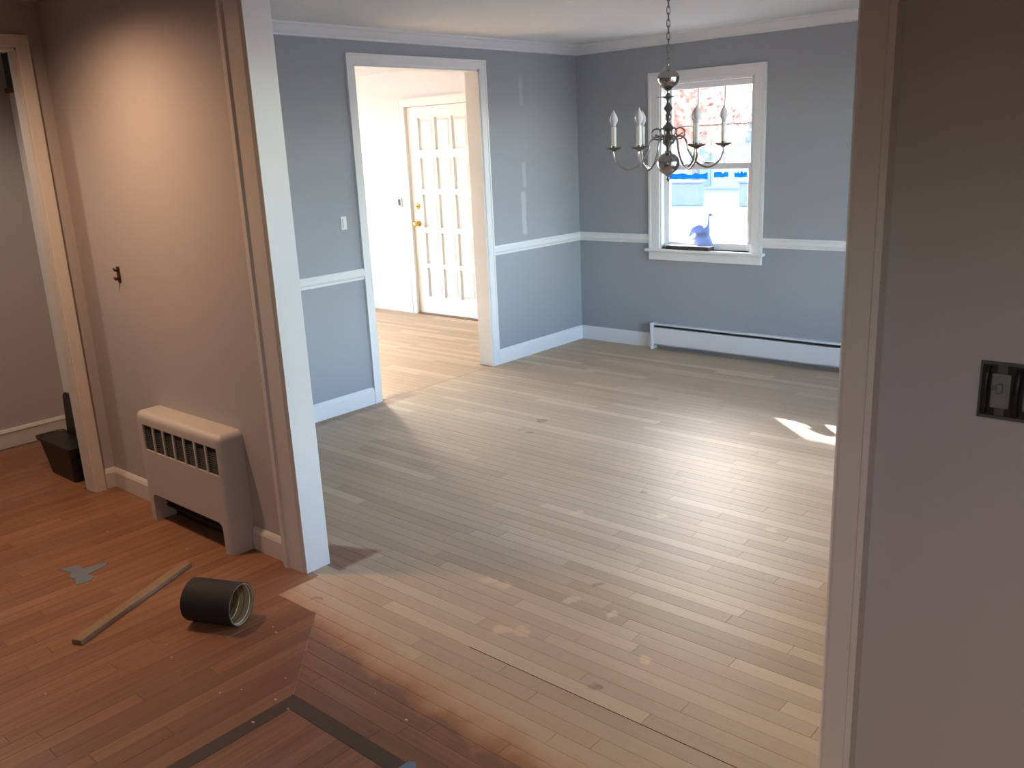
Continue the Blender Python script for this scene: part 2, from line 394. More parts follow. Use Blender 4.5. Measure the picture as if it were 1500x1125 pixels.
def in_view(p):
    q = proj(p)
    if q is None or not (-5 < q[0] < 1505 and -5 < q[1] < 1130): return False
    d = Vector(p) - CAM
    if p[1] > -3.95:
        t = (-3.95 - CAM.y) / d.y; x = CAM.x + d.x * t
        if not XL - .02 < x < XR + .02: return False
    if p[0] < -.06:
        t = (-.06 - CAM.x) / d.x; y = CAM.y + d.y * t
        if not (DY0 - .02 < y < DY1 + .02 or -5.0 < y < -4.1): return False
    return True
def lay(parent, planks, mat, matj, rot):
    """planks: (centre along, centre across, length, mitre0, mitre1); the 290 that show largest are single objects, the rest one mesh"""
    ranked = []
    for pl in planks:
        a, c, L, m0, m1 = pl
        area = 0; K = max(3, int(L / .08))
        for i in range(K):
            al = a - L / 2 + L * (i + .5) / K
            p = (al, c, 0) if rot == 'X' else (c, al, 0)
            if in_view(p):
                d = Vector(p) - CAM; zz = d.dot(FW); area += (L / K) * W * (FPX / zz) ** 2 * (CAM.z / d.length)
        ranked.append((area, random.random(), pl))
    ranked.sort(reverse=True)
    rest = []
    for i, (area, _, (a, c, L, m0, m1)) in enumerate(ranked):
        if area > 6 and i < 290:
            key = (round(L, 3), round(m0, 3), round(m1, 3), mat.name)
            if key not in MESHES:
                me = bpy.data.meshes.new('plank'); vs, fs = plank_geo(plank_pts(L, W, m0, m1)); me.from_pydata(vs, [], fs); me.materials.append(mat); MESHES[key] = me
            o = bpy.data.objects.new('plank', MESHES[key]); C.objects.link(o); o.parent = parent
            o.location = (a, c, random.uniform(-.0004, 0)) if rot == 'X' else (c, a, random.uniform(-.0004, 0))
            if rot == 'Y': o.rotation_euler = (0, 0, PI / 2)
        else: rest.append((a, c, L, m0, m1))
    if rest:
        V, F, T = [], [], []
        for a, c, L, m0, m1 in rest:
            vs, fs = plank_geo(plank_pts(L, W, m0, m1)); o_ = len(V); t = random.random()
            for x, y, z in vs: V.append((x + a, y + c, z) if rot == 'X' else (c - y, a + x, z)); T.append(t)
            F += [tuple(i + o_ for i in f) for f in fs]
        me = bpy.data.meshes.new('floor_strips'); me.from_pydata(V, [], F); me.materials.append(matj)
        at = me.attributes.new('tone', 'FLOAT', 'POINT'); at.data.foreach_set('value', T)
        o = bpy.data.objects.new('floor_strips', me); C.objects.link(o); o.parent = parent; o['kind'] = 'stuff'
def row(x0, x1):
    out = []; x = x0 - random.uniform(0, .9)
    while x < x1 - 1e-6:
        L = random.choice((.4, .5, .6, .7, .8, .9, 1.0, 1.1, 1.3, 1.5)); a, b_ = max(x, x0), min(x + L, x1)
        if x1 - b_ < .18: b_ = x1; L = b_ - x
        if b_ - a > .02: out.append((a, b_))
        x += L
    return out
fd = struct('floor_dining', bx(0, 6.2, -4.525, 0, -.06, -.0165), SUBF, 'pale freshly sanded oak strip floor of the dining room', 'floor')
pl = []
for i in range(79):
    yc = -(i + .5) * W
    if yc > -3.90: a, b_ = .002, 3.998
    elif yc > -4.0: a, b_ = XL - .002, XR + .002
    elif yc > -4.2: a, b_ = 2.25 - 10 * W, 6.198
    else: a, b_ = 2.25 - (yc + 4.525) - W / 2, 6.198
    for k, (p, q) in enumerate(row(a, b_)):
        m0 = W if (yc < -4.2 and k == 0) else 0.
        # mitred rows: the lower edge starts further right than the upper edge
        pl.append(((p + q) / 2, yc, q - p, m0, 0.))
lay(fd, pl, FX, FXJ, 'X')
obj('open_joint', bx(2.5, XR, -70 * W - .0012, -70 * W + .0012, -.004, .0004), DARK, fd)
fe = struct('floor_entry', bx(-3.4, 0, -3.6, .12, -.06, -.0165), SUBF, 'sunlit oak strip floor of the entry beyond the doorway', 'floor')
pl = []
for i in range(-2, 63):
    yc = -(i + .5) * W
    e = -.002 if DY0 + .03 < yc < DY1 - .03 else -.122
    for p, q in row(-3.398, e): pl.append(((p + q) / 2, yc, q - p, 0., 0.))
lay(fe, pl, FE, FEJ, 'X')
fh = struct('floor_hall', bx(-1.17, 6.2, -8.0, -3.99, -.09, -.0605), SUBF, 'old orange-brown oak strip floor of the hall', 'floor')
pl = []
nC = int((2.25 + 1.17) / W)
for i in range(nC):
    xc = 2.25 - (i + .5) * W
    if xc > 2.25 - 6 * W: top, m = -4.525 + (2.25 - xc) + W / 2, W
    elif xc > 2.25 - 10 * W: top, m = -73 * W, 0.
    else: top, m = (-3.992 if xc > .005 else -3.592), 0.
    if -.08 < xc < .005:
        for p, q in row(-4.95, -4.118): pl.append(((p + q) / 2, xc, q - p, 0., 0.))
        continue
    lo = -7.998 if xc > 0 else -5.998
    segs = row(lo, top)
    for k, (p, q) in enumerate(segs):
        m1 = m if (k == len(segs) - 1) else 0.
        pl.append(((p + q) / 2, xc, q - p, 0., m1))
for i in range(int((6.198 - 2.30) / W)):
    xc = 2.301 + (i + .5) * W
    for p, q in row(-7.998, -4.576): pl.append(((p + q) / 2, xc, q - p, 0., 0.))
lay(fh, pl, FY, FYJ, 'Y')
bm = bmesh.new(); box(bm, 2.2505, 2.3005, -7.99, -4.5755, -.016, 0); box(bm, 2.2505, 6.19, -4.5755, -4.5255, -.016, 0)
obj('inlay_strip', bm, INLAY, fh)['label'] = 'dark walnut inlay line'
obj('subfloor', bx(-1.17, 6.2, -8.0, -4.5255, -.0604, -.0166), SUBF, fh)

# ------------------------------------------------------------------ trim
def casing_prof(wd, th):
    return [(0, 0), (0, th * .55), (wd * .12, th * .7), (wd * .75, th * .8), (wd * .82, th), (wd, th), (wd, 0)]
def casing(name, place, u0, u1, top, wd, th, mat, label, legs=(True, True), z0=0, cat='trim', wl=None):
    """place(u, depth, z): casing round an opening u0..u1; mitred top corners"""
    root = empty(name); tag(root, label, cat, kind='structure')
    for side in (0, 1):
        if not legs[side]: continue
        w_ = wd if wl is None else wl[side]
        bm = bmesh.new(); s = -1 if side == 0 else 1; u = u0 if side == 0 else u1
        pr = casing_prof(w_, th)
        A = [bm.verts.new(place(u + s * a, d, z0)) for a, d in pr]; B = [bm.verts.new(place(u + s * a, d, top + a * (wd / w_))) for a, d in pr]
        for i in range(len(pr)): bm.faces.new([A[i], A[(i + 1) % len(pr)], B[(i + 1) % len(pr)], B[i]])
        bm.faces.new(A); bm.faces.new(B); obj('side_casing', bm, mat, root)
    pr = casing_prof(wd, th); bm = bmesh.new()
    A = [bm.verts.new(place(u0 - a, d, top + a)) for a, d in pr]; B = [bm.verts.new(place(u1 + a, d, top + a)) for a, d in pr]
    for i in range(len(pr)): bm.faces.new([A[i], A[(i + 1) % len(pr)], B[(i + 1) % len(pr)], B[i]])
    bm.faces.new(A); bm.faces.new(B); obj('head_casing', bm, mat, root)
    return root
t = casing('trim_1', lambda u, d, z: (d, u, z), DY0, DY1, DZ, .06, .020, WHITE, 'white door casing around the doorway to the entry')
bm = bmesh.new(); box(bm, -.121, .004, DY0 - .001, DY0 + .012, 0, DZ); box(bm, -.121, .004, DY1 - .012, DY1 + .001, 0, DZ); box(bm, -.121, .004, DY0, DY1, DZ - .012, DZ + .001)
obj('jamb_lining', bm, WHITE, t)
casing('trim_2', lambda u, d, z: (-.12 - d, u, z), DY0, DY1, DZ, .06, .018, WHITE, 'white casing on the entry side of the doorway')
t = casing('trim_3', lambda u, d, z: (u, YP0 - d, z), XL, XR, OPEN_TOP, .075, .040, CASEP, 'wide white casing around the large opening in front', wl=(.1243, .0743))
t.children[0]['label'] = 'left side casing of the opening'; t.children[1]['label'] = 'right side casing of the opening'
bm = bmesh.new()
box(bm, XL - .001, XL + .004, YP0 - .022, YP1 + .014, 0, OPEN_TOP); box(bm, XR - .004, XR + .001, YP0 - .022, YP1 + .014, 0, OPEN_TOP); box(bm, XL, XR, YP0 - .022, YP1 + .014, OPEN_TOP - .004, OPEN_TOP + .001)
obj('jamb_lining', bm, WHITE, t)
casing('trim_4', lambda u, d, z: (u, YP1 + d, z), XL, XR, OPEN_TOP - .002, .07, .0145, WHITE, 'white casing on the dining room side of the large opening')
t = casing('trim_5', lambda u, d, z: (.005 + d, u, z), -4.95, -4.112, 2.092, .052, .030, CASEP, 'cream casing around the doorway at the far left')
bm = bmesh.new(); box(bm, -.07, .012, -4.116, -4.111, 0, 2.092); box(bm, -.07, .012, -4.951, -4.938, 0, 2.092); box(bm, -.07, .012, -4.95, -4.112, 2.08, 2.093)
obj('jamb_lining', bm, CASEP, t)

def molding(name, prof, segs, mat, label, cat):
    """segs: list of (axis, a, b, base, sign): profile (out, z) swept along axis from a to b on the wall plane `base`, out towards sign"""
    root = None
    bm = bmesh.new()
    for ax, a, b_, base, sg in segs:
        if ax == 'x': fr_ = lambda s, z, w_, base=base, sg=sg: (w_, base + sg * s, z)
        else: fr_ = lambda s, z, w_, base=base, sg=sg: (base + sg * s, w_, z)
        extrude_profile(bm, prof, a, b_, fr_)
    return tag(obj(name, bm, mat), label, cat, kind='structure')
BB = [(0, 0), (.016, 0), (.016, .085), (.013, .098), (.007, .104), (.005, .110), (0, .110)]
molding('baseboard_left', BB, [('y', YP1 + .02, DY0 - .06, 0, 1), ('y', DY1 + .06, -.016, 0, 1)], WHITE, 'white baseboard along the wall with the doorway', 'baseboard')
molding('baseboard_back', BB, [('x', .0, .700, 0, -1)], WHITE, 'white baseboard from the corner to the baseboard heater', 'baseboard')
HB = [(0, 0), (.016, 0), (.016, .078), (.011, .090), (.004, .10), (0, .10)]
molding('baseboard_hall', HB, [('x', .022, .550, YP0, -1), ('x', 1.258, 1.498, YP0, -1)], CASEP, 'cream baseboard on either side of the radiator', 'baseboard')
molding('baseboard_hall_left', HB, [('y', -4.061, -3.991, .005, 1)], CASEP, 'short cream baseboard between doorway casing and corner', 'baseboard')
molding('baseboard_hall_right', HB, [('x', 3.749, 6.2, YP0, -1)], CASEP, 'baseboard below the open electrical box', 'baseboard')
molding('baseboard_side_room', [(0, 0), (.016, 0), (.016, .085), (.022, .092), (.016, .105), (0, .11)], [('y', -5.99, -3.6, -1.17, 1)], CASEP, 'cream baseboard in the side room behind the bin', 'baseboard')
molding('baseboard_entry', BB, [('x', -3.4, -2.18, .12, -1), ('x', -1.145, -.14, .12, -1)], WHITE_D, 'white baseboard along the entry wall', 'baseboard')
CRN = [(0, H), (.066, H), (.064, H - .010), (.050, H - .018), (.034, H - .036), (.018, H - .052), (.012, H - .056), (.012, H - .066), (0, H - .068)]
molding('trim_6', CRN, [('y', YP1, 0, 0, 1)], WHITE, 'white crown moulding above the wall with the doorway', 'crown')
molding('trim_7', CRN, [('x', 0, 4.0, 0, -1)], WHITE, 'white crown moulding above the window wall', 'crown')
molding('trim_8', CRN, [('y', YP1, 0, 4.0, -1)], WHITE, 'white crown moulding above the dining side wall out of view', 'crown')
RAIL = [(0, .812), (.010, .812), (.012, .826), (.020, .838), (.022, .862), (.016, .870), (.014, .879), (0, .879)]
molding('trim_9', RAIL, [('y', YP1 + .02, DY0 - .06, 0, 1)], WHITE, 'short white chair rail left of the doorway', 'chair rail')
molding('trim_10', RAIL, [('y', DY1 + .06, 0, 0, 1)], WHITE, 'white chair rail between doorway and room corner', 'chair rail')
molding('trim_11', RAIL, [('x', 0, .663, 0, -1)], WHITE, 'white chair rail between room corner and window', 'chair rail')
molding('trim_12', RAIL, [('x', 1.582, 4.0, 0, -1)], WHITE, 'white chair rail right of the window', 'chair rail')

# ------------------------------------------------------------------ windows
def sash(parent, name, place, u0, u1, z0, z1, d0, d1, cols, rows, wd=.045, bot=.05, top=.04):
    bm = bmesh.new()
    def bb(a, b_, c, d, e, f):
        p, q = place(a, e, c), place(b_, f, d)
        box(bm, min(p[0], q[0]), max(p[0], q[0]), min(p[1], q[1]), max(p[1], q[1]), min(p[2], q[2]), max(p[2], q[2]), bev=.003, seg=1)
    bb(u0, u0 + wd, z0, z1, d0, d1); bb(u1 - wd, u1, z0, z1, d0, d1)
    bb(u0 + wd, u1 - wd, z0, z0 + bot, d0, d1); bb(u0 + wd, u1 - wd, z1 - top, z1, d0, d1)
    s_ = obj(name, bm, WHITE, parent)
    a, b_, c, d = u0 + wd, u1 - wd, z0 + bot, z1 - top; dm = (d0 + d1) / 2
    mt = .010
    for i in range(1, cols):
        u = a + (b_ - a) * i / cols; bm = bmesh.new(); p, q = place(u - mt / 2, dm - .006, c), place(u + mt / 2, dm + .006, d)
        box(bm, min(p[0], q[0]), max(p[0], q[0]), min(p[1], q[1]), max(p[1], q[1]), c, d); obj('muntin', bm, WHITE, s_)
    for j in range(1, rows):
        z = c + (d - c) * j / rows; bm = bmesh.new(); p, q = place(a, dm - .0055, z), place(b_, dm + .0055, z)
        box(bm, min(p[0], q[0]), max(p[0], q[0]), min(p[1], q[1]), max(p[1], q[1]), z - mt / 2, z + mt / 2); obj('muntin', bm, WHITE, s_)
    for i in range(cols):
        for j in range(rows):
            ua, ub = a + (b_ - a) * i / cols + (mt / 2 if i else 0), a + (b_ - a) * (i + 1) / cols - (mt / 2 if i < cols - 1 else 0)
            za, zb = c + (d - c) * j / rows + (mt / 2 if j else 0), c + (d - c) * (j + 1) / rows - (mt / 2 if j < rows - 1 else 0)
            bm = bmesh.new(); vs = [bm.verts.new(place(*q)) for q in ((ua, dm, za), (ub, dm, za), (ub, dm, zb), (ua, dm, zb))]; bm.faces.new(vs)
            obj('pane', bm, GLASS, s_)
    return s_
def window(name, place, u0, u1, z0, z1, depth, cols, rows, label, units=1, cw=.092, stool=True):
    root = empty(name); tag(root, label, 'window', kind='structure')
    def pb(bm, a, b_, e, f, c, d, bev=.002):
        p, q = place(a, e, c), place(b_, f, d)
        return box(bm, min(p[0], q[0]), max(p[0], q[0]), min(p[1], q[1]), max(p[1], q[1]), min(p[2], q[2]), max(p[2], q[2]), bev=bev, seg=1)
    pr = casing_prof(cw, .020)
    for s, u in ((-1, u0), (1, u1)):
        bm = bmesh.new(); A = [bm.verts.new(place(u + s * a, -d, z0)) for a, d in pr]; B = [bm.verts.new(place(u + s * a, -d, z1 + a * .8)) for a, d in pr]
        for i in range(len(pr)): bm.faces.new([A[i], A[(i + 1) % len(pr)], B[(i + 1) % len(pr)], B[i]])
        bm.faces.new(A); bm.faces.new(B); obj('side_casing', bm, WHITE, root)
    bm = bmesh.new(); A = [bm.verts.new(place(u0 - a, -d, z1 + a * .8)) for a, d in pr]; B = [bm.verts.new(place(u1 + a, -d, z1 + a * .8)) for a, d in pr]
    for i in range(len(pr)): bm.faces.new([A[i], A[(i + 1) % len(pr)], B[(i + 1) % len(pr)], B[i]])
    bm.faces.new(A); bm.faces.new(B); obj('head_casing', bm, WHITE, root)
    bm = bmesh.new(); pb(bm, u0 - .001, u0 + .012, -.003, depth, z0, z1, 0); pb(bm, u1 - .012, u1 + .001, -.003, depth, z0, z1, 0); pb(bm, u0, u1, -.003, depth, z1 - .012, z1 + .001, 0)
    obj('jamb_lining', bm, WHITE, root)
    if stool:
        obj('stool', pb(bmesh.new(), u0 - cw - .022, u1 + cw + .022, -.045, 0, z0 - .022, z0, .004), WHITE, root)
        obj('sill', pb(bmesh.new(), u0, u1, 0, depth, z0 - .022, z0, 0), WHITE, root)
        obj('apron', pb(bmesh.new(), u0 - cw, u1 + cw, -.018, 0, z0 - .086, z0 - .022, .003), WHITE, root)
    zm = (z0 + z1) / 2
    for k in range(units):
        a = u0 + .012 + (u1 - u0 - .024) * k / units; b_ = u0 + .012 + (u1 - u0 - .024) * (k + 1) / units
        sash(root, 'upper_sash', place, a, b_, zm - .022, z1 - .012, depth - .042, depth - .010, cols, rows, .040)
        lo = sash(root, 'lower_sash', place, a, b_, z0, zm + .022, depth - .077, depth - .045, 1, 1, .040)
        bm = bmesh.new(); uc = (a + b_) / 2; pb(bm, uc - .03, uc + .03, depth - .075, depth - .047, zm + .022, zm + .034, .003); obj('sash_lock', bm, NICKELD, lo)
    return root
window('window_1', lambda u, d, z: (u, d, z), .755, 1.490, .775, 1.965, .12, 3, 2, 'white double-hung window in the blue-grey wall')
window('window_2', lambda u, d, z: (4.0 + d, u, z), -3.3, -.7, .5, 2.12, .16, 3, 2, 'white double window in the dining side wall out of view', 2)
window('window_3', lambda u, d, z: (-3.4 - d, u, z), -2.2, -.15, .12, 2.12, .12, 2, 2, 'tall white window in the entry side wall out of view', 2)

window('fill_window', lambda u, d, z: (u, -8.0 - d, z), 4.75, 5.85, 1.45, 1.9, .12, 2, 1, 'small white window added behind the camera for hall fill light', 1)  # unseen opening added to bring soft daylight onto the right hall wall

# ------------------------------------------------------------------ front door
fdr = empty('door_1', (-1.662, .16, 0)); tag(fdr, 'white front door with fifteen raised panels', 'door', kind='structure')
DX0, DX1, DTOP = -.447, .447, 1.955
hol = []; cols = [(-.305, -.110), (-.085, .110), (.135, .330)]; rws = [(.175, .46), (.50, .80), (.85, 1.16), (1.21, 1.50), (1.57, 1.86)]
for c0, c1 in cols:
    for r0, r1 in rws: hol.append((c0, c1, r0, r1))
bm = slab('y', -.02, .024, DX0, DX1, .012, DTOP + .006, hol); obj('stile_frame', bm, WHITE_D, fdr)
def raised(c0, c1, r0, r1):
    bm = bmesh.new(); vs = []
    for (i_, yy) in ((0, .004), (.012, .004), (.035, -.010)):
        vs.append([bm.verts.new(p) for p in ((c0 + i_, yy, r0 + i_), (c1 - i_, yy, r0 + i_), (c1 - i_, yy, r1 - i_), (c0 + i_, yy, r1 - i_))])
    for A, B in zip(vs, vs[1:]):
        for k in range(4): bm.faces.new([A[k], A[(k + 1) % 4], B[(k + 1) % 4], B[k]])
    bm.faces.new(vs[-1]); back = [bm.verts.new((v.co.x, .02, v.co.z)) for v in vs[0]]
    for k in range(4): bm.faces.new([vs[0][k], vs[0][(k + 1) % 4], back[(k + 1) % 4], back[k]])
    bm.faces.new(back)
    return bm
for h in hol: obj('panel', raised(*h), WHITE_D, fdr)
bm = lathe(bmesh.new(), [(0, 0), (.028, 0), (.028, .006), (.012, .010), (.010, .030), (.024, .040), (.028, .052), (.022, .064), (0, .068)], seg=16)
bmesh.ops.rotate(bm, verts=bm.verts, matrix=Matrix.Rotation(PI / 2, 3, 'X')); bmesh.ops.translate(bm, verts=bm.verts, vec=(-.375, -.02, .885)); obj('door_knob', bm, BRASS, fdr, True)['label'] = 'brass door knob'
bm = lathe(bmesh.new(), [(0, 0), (.027, 0), (.027, .008), (.020, .014), (0, .016)], seg=16); box(bm, -.004, .004, -.012, .012, .014, .026)
bmesh.ops.rotate(bm, verts=bm.verts, matrix=Matrix.Rotation(PI / 2, 3, 'X')); bmesh.ops.translate(bm, verts=bm.verts, vec=(-.375, -.02, 1.05)); obj('deadbolt', bm, BRASS, fdr, True, .6)['label'] = 'brass deadbolt'
bm = bmesh.new(); box(bm, -.449, .449, .026, .08, 1.92, 1.9649); box(bm, -.449, -.41, .026, .08, .012, 1.92); box(bm, .41, .449, .026, .08, .012, 1.92); obj('door_stop', bm, WHITE_D, fdr)
casing('trim_13', lambda u, d, z: (u, .12 - d, z), -2.112, -1.212, 1.965, .075, .020, WHITE_D, 'white casing around the front door')
struct('trim_14', bx(-2.112, -1.212, .10, .28, 0, .011, bev=.003), SHELF, 'low wooden threshold below the front door', 'threshold')

# ------------------------------------------------------------------ hall convector radiator
rad = empty('radiator', (.905, YP0, 0)); tag(rad, 'cream metal radiator cabinet with slotted grille on the hall wall', 'radiator')
X0, X1, YF, ZT = -.345, .345, -.112, .518
bm = bmesh.new(); box(bm, X0, X1, YF, -.001, 0, ZT)
es = [e for e in bm.edges if (abs(e.verts[0].co.y - YF) < 1e-4 and abs(e.verts[1].co.y - YF) < 1e-4 and (abs(e.verts[0].co.x - e.verts[1].co.x) < 1e-4 or min(e.verts[0].co.z, e.verts[1].co.z) > .3)) or (min(e.verts[0].co.z, e.verts[1].co.z) > .3 and abs(e.verts[0].co.x - e.verts[1].co.x) < 1e-4)]
bmesh.ops.bevel(bm, geom=es, offset=.030, segments=5, affect='EDGES', profile=.5)
cab = obj('cabinet', bm, RADM, rad)
cut = bmesh.new()
pr = [(-.285, -.05), (.290, -.05), (.290, .105)] + [(.262 + .028 * math.cos(a), .105 + .028 * math.sin(a)) for a in (PI / 8, PI / 4, 3 * PI / 8)] + [(.262, .133), (-.257, .133)] + [(-.257 + .028 * math.cos(a), .105 + .028 * math.sin(a)) for a in (5 * PI / 8, 3 * PI / 4, 7 * PI / 8)] + [(-.285, .105)]
extrude_profile(cut, pr, YF - .02, -.012, lambda s, t_, w_: (s, w_, t_))
GX0, GX1, GZ0, GZ1 = -.285, .318, .345, .463
box(cut, GX0, GX1, YF - .02, YF + .05, GZ0, GZ1)
boolean_cut(cab, cut)
for p in cab.data.polygons: p.use_smooth = True
bm = bmesh.new(); bm.from_mesh(cab.data)
for e in bm.edges:
    if len(e.link_faces) == 2 and e.calc_face_angle(0) > .5: e.smooth = False
bm.to_mesh(cab.data); bm.free()
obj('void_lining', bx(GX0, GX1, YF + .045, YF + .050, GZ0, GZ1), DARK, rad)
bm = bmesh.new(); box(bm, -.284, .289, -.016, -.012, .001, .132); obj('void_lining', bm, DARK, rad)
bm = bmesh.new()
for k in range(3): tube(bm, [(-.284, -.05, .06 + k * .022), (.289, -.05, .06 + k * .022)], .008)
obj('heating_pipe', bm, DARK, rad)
pitch = (GX1 - GX0) / 7
for i in range(1, 7):
    x = GX0 + pitch * i; obj('grille_bar', bx(x - .006, x + .006, YF + .001, YF + .008, GZ0, GZ1), RADM, rad)
for i in range(12):
    z = GZ0 + (i + .5) * (GZ1 - GZ0) / 12
    bm = bmesh.new(); box(bm, GX0, GX1, YF + .006, YF + .020, z - .0016, z + .0016)
    bmesh.ops.rotate(bm, verts=bm.verts, cent=(0, YF + .013, z), matrix=Matrix.Rotation(.5, 3, 'X')); obj('louver', bm, LOUVER, rad)

# ------------------------------------------------------------------ baseboard heater under the window
bh = empty('baseboard_heater', (.7, 0, 0)); tag(bh, 'long white hydronic baseboard heater below the window', 'heater')
LX = 2.9
prof = [(-.058, .040), (-.062, .046), (-.062, .168), (-.060, .172), (-.057, .168), (-.057, .048), (-.054, .040)]
obj('front_panel', extrude_profile(bmesh.new(), prof, .022, LX, lambda s, t_, w_: (w_, s, t_)), WHITE, bh)
prof = [(-.001, .02), (-.001, .200), (-.044, .200), (-.052, .192), (-.050, .189), (-.043, .196), (-.005, .196), (-.005, .02)]
obj('back_panel', extrude_profile(bmesh.new(), prof, .022, LX, lambda s, t_, w_: (w_, s, t_)), WHITE, bh)
obj('end_cap', bx(0, .03, -.068, -.001, 0, .206, bev=.006), WHITE, bh); obj('end_cap', bx(LX - .01, LX + .02, -.068, -.001, 0, .206, bev=.006), WHITE, bh)
bm = tube(bmesh.new(), [(.03, -.03, .09), (LX, -.03, .09)], .012)
for k in range(240): box(bm, .04 + k * .0118, .0405 + k * .0118 + .0006, -.052, -.008, .058, .125)
obj('fin_tube', bm, LOUVER, bh)
obj('damper', bx(.03, LX, -.054, -.047, .176, .186), DARK, bh)

# ------------------------------------------------------------------ chandelier
ch = empty('chandelier', (2.003, -1.95, 0)); tag(ch, 'six-arm nickel candle chandelier hanging on a chain', 'chandelier')
obj('ceiling_canopy', lathe(bmesh.new(), [(0, H), (.065, H), (.063, H - .012), (.040, H - .030), (.012, H - .038), (0, H - .040)]), NICKEL, ch, True)
def link(z, rot):
    pts = []
    for k in range(14):
        a = 2 * PI * k / 14; x, zz = .0075 * math.cos(a), .0125 * math.sin(a) + (.006 if math.sin(a) > 0 else -.006)
        pts.append((x * math.cos(rot), x * math.sin(rot), z + zz))
    return tube(bmesh.new(), pts, .0021, 6, closed=True)
z = 1.932; k = 0
while z < H - .045:
    obj('chain_link', link(z, (k % 2) * PI / 2 + .3), NICKELD, ch, True); z += .0285; k += 1
def ball(zc, r, neck_up, neck_dn):
    p = [(0, zc + r + neck_up)]
    p += [(.006, zc + r + neck_up), (.006, zc + r + .006), (.016, zc + r + .002), (.018, zc + r - .004)]
    for i in range(2, 15):
        a = PI / 2 - PI * i / 16; p.append((r * math.cos(a), zc + r * math.sin(a) * .94))
    p += [(.016, zc - r + .002), (.008, zc - r - .004), (.008, zc - r - neck_dn), (0, zc - r - neck_dn)]
    return lathe(bmesh.new(), p, seg=28)
obj('top_ball', ball(1.856, .052, .012, .012), NICKEL, ch, True, .9)
obj('bottom_ball', ball(1.462, .056, .030, .0), NICKEL, ch, True, .9)
obj('finial', lathe(bmesh.new(), [(0, 1.408), (.010, 1.407), (.012, 1.402), (.006, 1.397), (.010, 1.391), (.009, 1.384), (.003, 1.378), (0, 1.372)], seg=14), NICKELD, ch, True)
col = [(.006, 1.80), (.008, 1.785), (.014, 1.778), (.030, 1.772), (.012, 1.765), (.008, 1.755), (.010, 1.738), (.018, 1.728), (.022, 1.718), (.014, 1.708), (.008, 1.700), (.013, 1.690), (.016, 1.680), (.012, 1.668), (.008, 1.660), (.012, 1.648), (.024, 1.636), (.028, 1.628), (.018, 1.618), (.010, 1.610), (.012, 1.600), (.022, 1.590), (.030, 1.578), (.032, 1.566), (.026, 1.555), (.014, 1.548), (.010, 1.54), (.010, 1.515)]
obj('centre_column', lathe(bmesh.new(), [(0, 1.80)] + col + [(0, 1.515)], seg=20), NICKELD, ch, True, .8)
bm = bmesh.new(); top, bot = [], []                         # thin star plate high on the column
for k in range(24):
    a = 2 * PI * k / 24; r = .058 if k % 2 == 0 else .030
    top.append(bm.verts.new((r * math.cos(a), r * math.sin(a), 1.7745))); bot.append(bm.verts.new((r * math.cos(a), r * math.sin(a), 1.7725)))
bm.faces.new(top); bm.faces.new(bot)
for k in range(24): bm.faces.new([top[k], top[(k + 1) % 24], bot[(k + 1) % 24], bot[k]])
obj('star_plate', bm, NICKELD, ch)
base_ang = math.atan2(RT.y, RT.x)
R_ = .262
def bez(p, n_=8):
    out = []
    for i in range(len(p) - 3):
        a, b_, c_, d_ = [Vector(q) for q in p[i:i + 4]]
        for s in range(n_):
            t_ = s / n_; out.append(.5 * ((2 * b_) + (c_ - a) * t_ + (2 * a - 5 * b_ + 4 * c_ - d_) * t_ ** 2 + (3 * b_ - a - 3 * c_ + d_) * t_ ** 3))
    out.append(Vector(p[-2])); return out
for k in range(6):
    th = base_ang + math.radians(-10 + 60 * k)
    arm2d = [(.0, 1.56), (.022, 1.566), (.055, 1.590), (.085, 1.568), (.100, 1.515), (.135, 1.462), (.190, 1.438), (.240, 1.462), (.262, 1.505), (.262, 1.535), (.262, 1.56)]
    pts = [(x, 0, z_) for x, z_ in arm2d]
    a_ = obj('arm', tube(bmesh.new(), bez(pts), .0048, 8), NICKEL, ch, True); a_.rotation_euler = (0, 0, th)
    sc1 = [(.03 + .028 * math.cos(q) * (1 - q / 9), 0, 1.606 + .026 * math.sin(q) * (1 - q / 9)) for q in [i * .45 for i in range(-4, 14)]]
    sc1 = [(x + .022, y, z_) for x, y, z_ in sc1]
    obj('scroll', tube(bmesh.new(), sc1, .0036, 6), NICKELD, a_, True)
    obj('drip_cup', lathe(bmesh.new(), [(0, 1.528), (.010, 1.529), (.012, 1.534), (.034, 1.541), (.042, 1.547), (.041, 1.549), (.030, 1.545), (.013, 1.546), (.013, 1.556), (0, 1.556)], R_, 0, 18), NICKELD, a_, True, .8)
    obj('candle_sleeve', lathe(bmesh.new(), [(0, 1.550), (.0115, 1.550), (.0115, 1.642), (.009, 1.645), (0, 1.645)], R_, 0, 14), CANDLE, a_, True, .6)
    obj('bulb', lathe(bmesh.new(), [(0, 1.645), (.008, 1.645), (.010, 1.655), (.0195, 1.672), (.0195, 1.684), (.014, 1.700), (.006, 1.713), (.0025, 1.722), (0, 1.726)], R_, 0, 14), BULB, a_, True)

